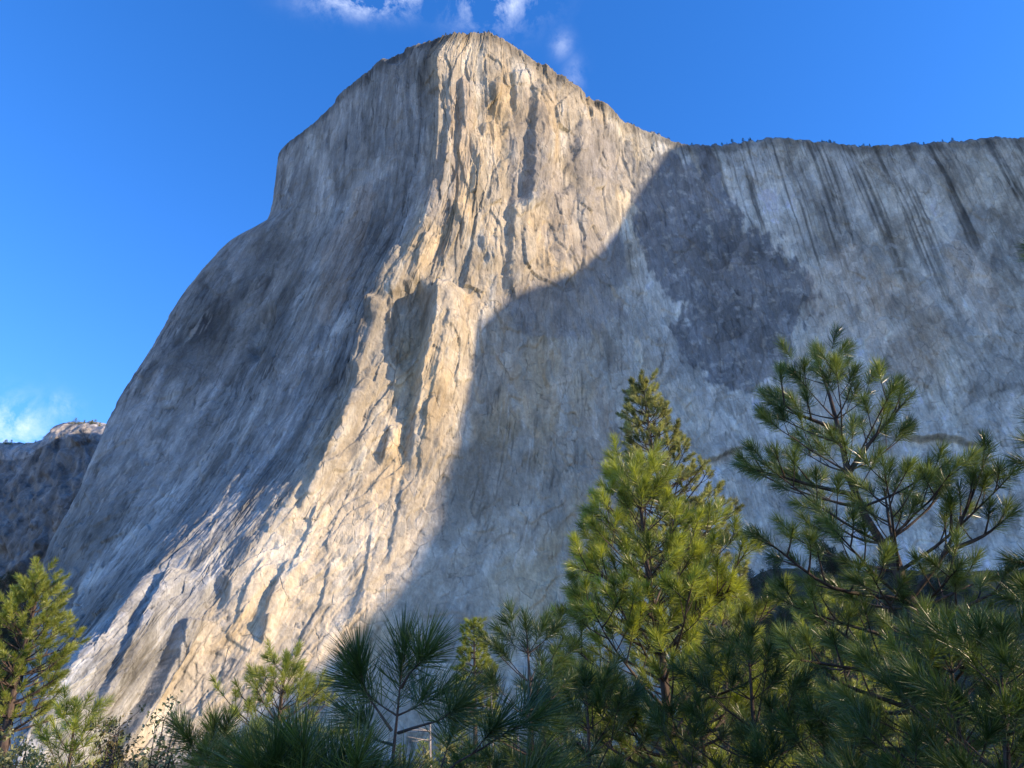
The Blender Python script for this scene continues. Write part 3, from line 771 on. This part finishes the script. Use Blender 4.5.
# talus and lower-left forest
for i in range(60):
    px = random.uniform(-20, 42); py = random.uniform(585, 690); Y = random.uniform(560, 900)*1.3
    p = at(px, py, Y)
    plant('pine', 'f', p[0], Y, random.uniform(20, 34), 'dark conifer in the gully under the far left wall', 'conifer tree', 'conifers in the gully', z=p[2]-20)
# trees along the rims
sel = [i for i in range(60, NS, 1)]
n_r = 0
while n_r < 100:
    i = random.choice(sel) if (n_r % 3 == 0 or not n_r) else min(max(i+random.randint(-9, 9), 60), NS-1); p = rim_pts[i]; qx, qy = proj(p)
    if qx < 300 or qx > 1030: continue
    if qx < 640 and random.random() < .35: continue
    plant(random.choice(['fir', 'pine']), 'f', p[0]+random.uniform(-1, 1), p[1]+random.uniform(0, 3), random.uniform(2.5, 8)*(1.15 if qx > 700 else .75), 'tiny dark conifer on the rim of the main cliff', 'conifer tree', 'small conifers along the rim of the main cliff', z=float(p[2])-.8)
    n_r += 1
for i in range(34):
    p = far_rim[random.randint(130, 280)]
    plant(random.choice(['fir', 'pine']), 'g', p[0], p[1]+random.uniform(0, 14), random.uniform(9, 20), 'small conifer on the lit rim of the far left wall', 'conifer tree', 'conifers along the far left rim', z=float(p[2])-2)

# --- bare snags
def snag(label, Y, pts, r0):
    tp = poly(tr(Y, pts), 12); base = tp[0].copy(); tp = tp-base
    root = empty('bare_snag', base); tag(root, label, 'dead tree')
    b = Buf(); b.tube(tp, np.linspace(r0, r0*.35, 12), 8); b.build('trunk', M_bark_gr, root)
    for q in range(9):
        j = 5+int(rng.integers(0, 6)); az = rng.random()*6.28; l = r0*(5+6*rng.random())
        bb = Buf(); bb.tube(curve(tp[j], np.array([math.cos(az), math.sin(az), .15]), l, -.1*l, 5, .1), np.linspace(r0*.22, r0*.06, 5), 4); bb.build('branch', M_bark_gr, root)
snag('pale bare snag right of the nearest sapling, before dark forest', 30, [(430,830),(430,768),(430,722)], .10)
snag('thin bare snag beside the slender fir', 50, [(497,830),(493,760),(491,680)], .11)
snag('short pale bare snag right of the dark rounded pine', 28, [(520,830),(519,768),(518,735)], .07)

# --- broadleaf shrubs
def shrub(label, cat, px, py, Y, w, mat, n, leaf, name='oak_shrub'):
    p = at(px, py, Y); g = float(ground_z(p[0], Y)); base = np.array([p[0], Y, g]); hh = p[2]-g
    root = empty(name, base); tag(root, label, cat)
    b = Buf(); ends = []
    for q in range(13):
        az = rng.random()*6.28; rr = w*math.sqrt(rng.random()); top_ = np.array([math.cos(az)*rr, math.sin(az)*rr, hh*(1-.45*(rr/w)**2-.1*rng.random())])
        pth = poly([[0, 0, 0], top_*[.35, .35, .45]+rng.normal(size=3)*.06, top_*[.8, .8, .8], top_], 9)
        b.tube(pth, np.linspace(.03, .006, 9), 5)
        for s in range(14):
            j = 4+int(rng.integers(0, 5)); d = unit(rng.normal(size=3)+[0, 0, .6]); l = .12+.35*rng.random()
            b.tube([pth[j], pth[j]+d*l*.5, pth[j]+d*l], [.005, .004, .002], 3); ends.append((pth[j]+d*l*.3, pth[j]+d*l))
    b.build('stems', M_bark, root)
    E = np.array(ends); k = rng.integers(0, len(E), n); f = rng.random((n, 1))
    c = E[k, 0]+(E[k, 1]-E[k, 0])*f+rng.normal(size=(n, 3))*.035
    u = unit(rng.normal(size=(n, 3))); v = unit(np.cross(u, rng.normal(size=(n, 3))))
    s = leaf*(.6+.7*rng.random((n, 1)))
    nn = np.cross(u, v)
    V = np.stack([c-u*s, c+v*s*.5+nn*s*.12, c+u*s, c-v*s*.5+nn*s*.12], 1).reshape(-1, 3)
    kk = np.arange(n)[:, None]*4; Fq = kk+[0, 1, 2, 3]
    o = mesh_obj('foliage', V, Fq, mat, root, smooth=False)
    at_ = o.data.attributes.new('rnd', 'FLOAT', 'POINT'); at_.data.foreach_set('value', np.repeat(rng.random(n), 4).astype(np.float32))
shrub('pale-leaved shrub under the tall pine at the left edge', 'shrub', 12, 722, 13, .75, M_leaf, 5200, .036)
shrub('pale-leaved shrub at the bottom left between two green pines', 'shrub', 42, 735, 12, .5, M_leaf, 3000, .034)
shrub('brown-leaved shrub before the shaded slot of the lower slabs', 'shrub', 118, 728, 11, .42, M_leaf_br, 2600, .032)
shrub('yellow-green leafy shrub with an upright top at the foot of the lit slabs', 'shrub', 170, 708, 11, .36, M_leaf, 2600, .034)
shrub('low leafy shrub at the bottom edge under the nearest snag', 'shrub', 452, 748, 22, 1.2, M_leaf, 3600, .07)
shrub('low leafy shrub behind the dark rounded pine, at its right', 'shrub', 560, 742, 20, 1.2, M_leaf, 4200, .06)
shrub('low leafy shrub behind the foot of the bright green pine', 'shrub', 618, 735, 20, 1.3, M_leaf, 4200, .06)

# --- trees off to the right that throw the shade on the low foreground
for i, (x, y, h) in enumerate([(6, 1.2, 6.4), (5.2, .1, 5.6), (7.4, 2.1, 6.3), (8.3, -.6, 7), (10, 1.2, 7.4), (9, -1.5, 5.6), (11, .5, 6.0), (9.5, 2.6, 5.0), (13, 3.5, 6.5), (12, -3, 6.6), (14, 6.0, 6.0)]):
    plant('pine', 'd', x, y, h, 'pine outside the frame to the right of the camera', 'pine tree', 'pines outside the frame')

# ---------------------------------------------------------------- sky and clouds
w = bpy.data.worlds.new('World'); bpy.context.scene.world = w; w.use_nodes = True
nt = w.node_tree; L = nt.links.new
sky = N(nt, 'ShaderNodeTexSky'); sky.sky_type = 'NISHITA'; sky.sun_disc = False
sky.sun_elevation = SUN_EL; sky.sun_rotation = math.radians(90)+SUN_AZ_BACK
sky.air_density = 1.0; sky.dust_density = .15; sky.ozone_density = 2.2; sky.altitude = 1200
hs = N(nt, 'ShaderNodeHueSaturation', Saturation=1.30, Value=1.03)
tint = N(nt, 'ShaderNodeMix', data_type='RGBA', blend_type='MULTIPLY'); tint.inputs[0].default_value = 1; tint.inputs[7].default_value = (1.04, .955, 1.09, 1)
L(sky.outputs[0], tint.inputs[6]); L(tint.outputs[2], hs.inputs['Color'])
bg = nt.nodes['Background']; bg.inputs['Strength'].default_value = .15
# wispy clouds at fixed directions in the sky
tc = N(nt, 'ShaderNodeTexCoord')
def dirv(px, py):
    v = at(px, py, 1.0)-np.array([0, 0, CAMZ]); return v/np.linalg.norm(v)
nz = N(nt, 'ShaderNodeTexNoise', Scale=22.0, Detail=10.0, Roughness=.66, Distortion=.25); L(tc.outputs['Generated'], nz.inputs['Vector'])
nz2 = N(nt, 'ShaderNodeTexNoise', Scale=60.0, Detail=5.0, Roughness=.6); L(tc.outputs['Generated'], nz2.inputs['Vector'])
total = None
for (px, py, rx, ry_, amp) in [(372,-2,46,13,1.1),(494,0,40,22,.75),(574,78,10,18,.2),(10,428,30,24,.75),(62,408,13,12,.4),(562,44,10,12,.25)]:
    c = dirv(px, py); rt = np.array([1., 0, 0]); rt = rt-c*rt.dot(c); rt /= np.linalg.norm(rt); up = np.cross(rt, c)
    sub = N(nt, 'ShaderNodeVectorMath', operation='SUBTRACT'); L(tc.outputs['Generated'], sub.inputs[0]); sub.inputs[1].default_value = tuple(c)
    sq = []
    for ax_, r_ in ((rt, rx), (up, ry_)):
        dt = N(nt, 'ShaderNodeVectorMath', operation='DOT_PRODUCT'); L(sub.outputs[0], dt.inputs[0]); dt.inputs[1].default_value = tuple(ax_/(r_/F)*.95)
        m2 = N(nt, 'ShaderNodeMath', operation='MULTIPLY'); L(dt.outputs['Value'], m2.inputs[0]); L(dt.outputs['Value'], m2.inputs[1]); sq.append(m2)
    ad = N(nt, 'ShaderNodeMath', operation='ADD'); L(sq[0].outputs[0], ad.inputs[0]); L(sq[1].outputs[0], ad.inputs[1])
    ng = N(nt, 'ShaderNodeMath', operation='MULTIPLY'); ng.inputs[1].default_value = -1.3; L(ad.outputs[0], ng.inputs[0])
    exn = N(nt, 'ShaderNodeMath', operation='EXPONENT'); L(ng.outputs[0], exn.inputs[0])
    am = N(nt, 'ShaderNodeMath', operation='MULTIPLY'); am.inputs[1].default_value = amp; L(exn.outputs[0], am.inputs[0])
    if total is None: total = am
    else:
        t2 = N(nt, 'ShaderNodeMath', operation='MAXIMUM'); L(total.outputs[0], t2.inputs[0]); L(am.outputs[0], t2.inputs[1]); total = t2
mr = N(nt, 'ShaderNodeMapRange'); mr.inputs['From Min'].default_value = .42; mr.inputs['From Max'].default_value = .64; L(nz.outputs['Fac'], mr.inputs['Value'])
mr2 = N(nt, 'ShaderNodeMapRange'); mr2.inputs['From Min'].default_value = .3; mr2.inputs['From Max'].default_value = .7; mr2.inputs['To Min'].default_value = .7; L(nz2.outputs['Fac'], mr2.inputs['Value'])
m3 = N(nt, 'ShaderNodeMath', operation='MULTIPLY'); L(total.outputs[0], m3.inputs[0]); L(mr.outputs[0], m3.inputs[1])
m4 = N(nt, 'ShaderNodeMath', operation='MULTIPLY', use_clamp=True); L(m3.outputs[0], m4.inputs[0]); L(mr2.outputs[0], m4.inputs[1])
mx = N(nt, 'ShaderNodeMix', data_type='RGBA'); L(m4.outputs[0], mx.inputs[0]); L(hs.outputs[0], mx.inputs[6]); mx.inputs[7].default_value = (3.6, 3.9, 4.6, 1)
L(mx.outputs[2], bg.inputs['Color'])

sun = bpy.data.lights.new('sun', 'SUN'); sun.energy = 3.5; sun.angle = math.radians(.53); sun.color = (1, .765, .53)
so = bpy.data.objects.new('sun', sun); C.objects.link(so)
from mathutils import Vector
so.rotation_euler = Vector(tuple(Lv)).to_track_quat('Z', 'Y').to_euler()

cam = bpy.data.cameras.new('camera'); cam.sensor_width = 36; cam.lens = F/W*36; cam.clip_end = 20000; cam.clip_start = .05
co = bpy.data.objects.new('camera', cam); C.objects.link(co); co.location = (0, 0, CAMZ)
co.rotation_euler = (math.pi/2+PITCH, 0, 0)
sc = bpy.context.scene; sc.camera = co
sc.cycles.max_bounces = 5; sc.cycles.diffuse_bounces = 3; sc.cycles.glossy_bounces = 1; sc.cycles.transmission_bounces = 3
sc.view_settings.view_transform = 'Standard'; sc.view_settings.look = 'None'; sc.view_settings.gamma = 1
sc.view_settings.exposure = 1.3
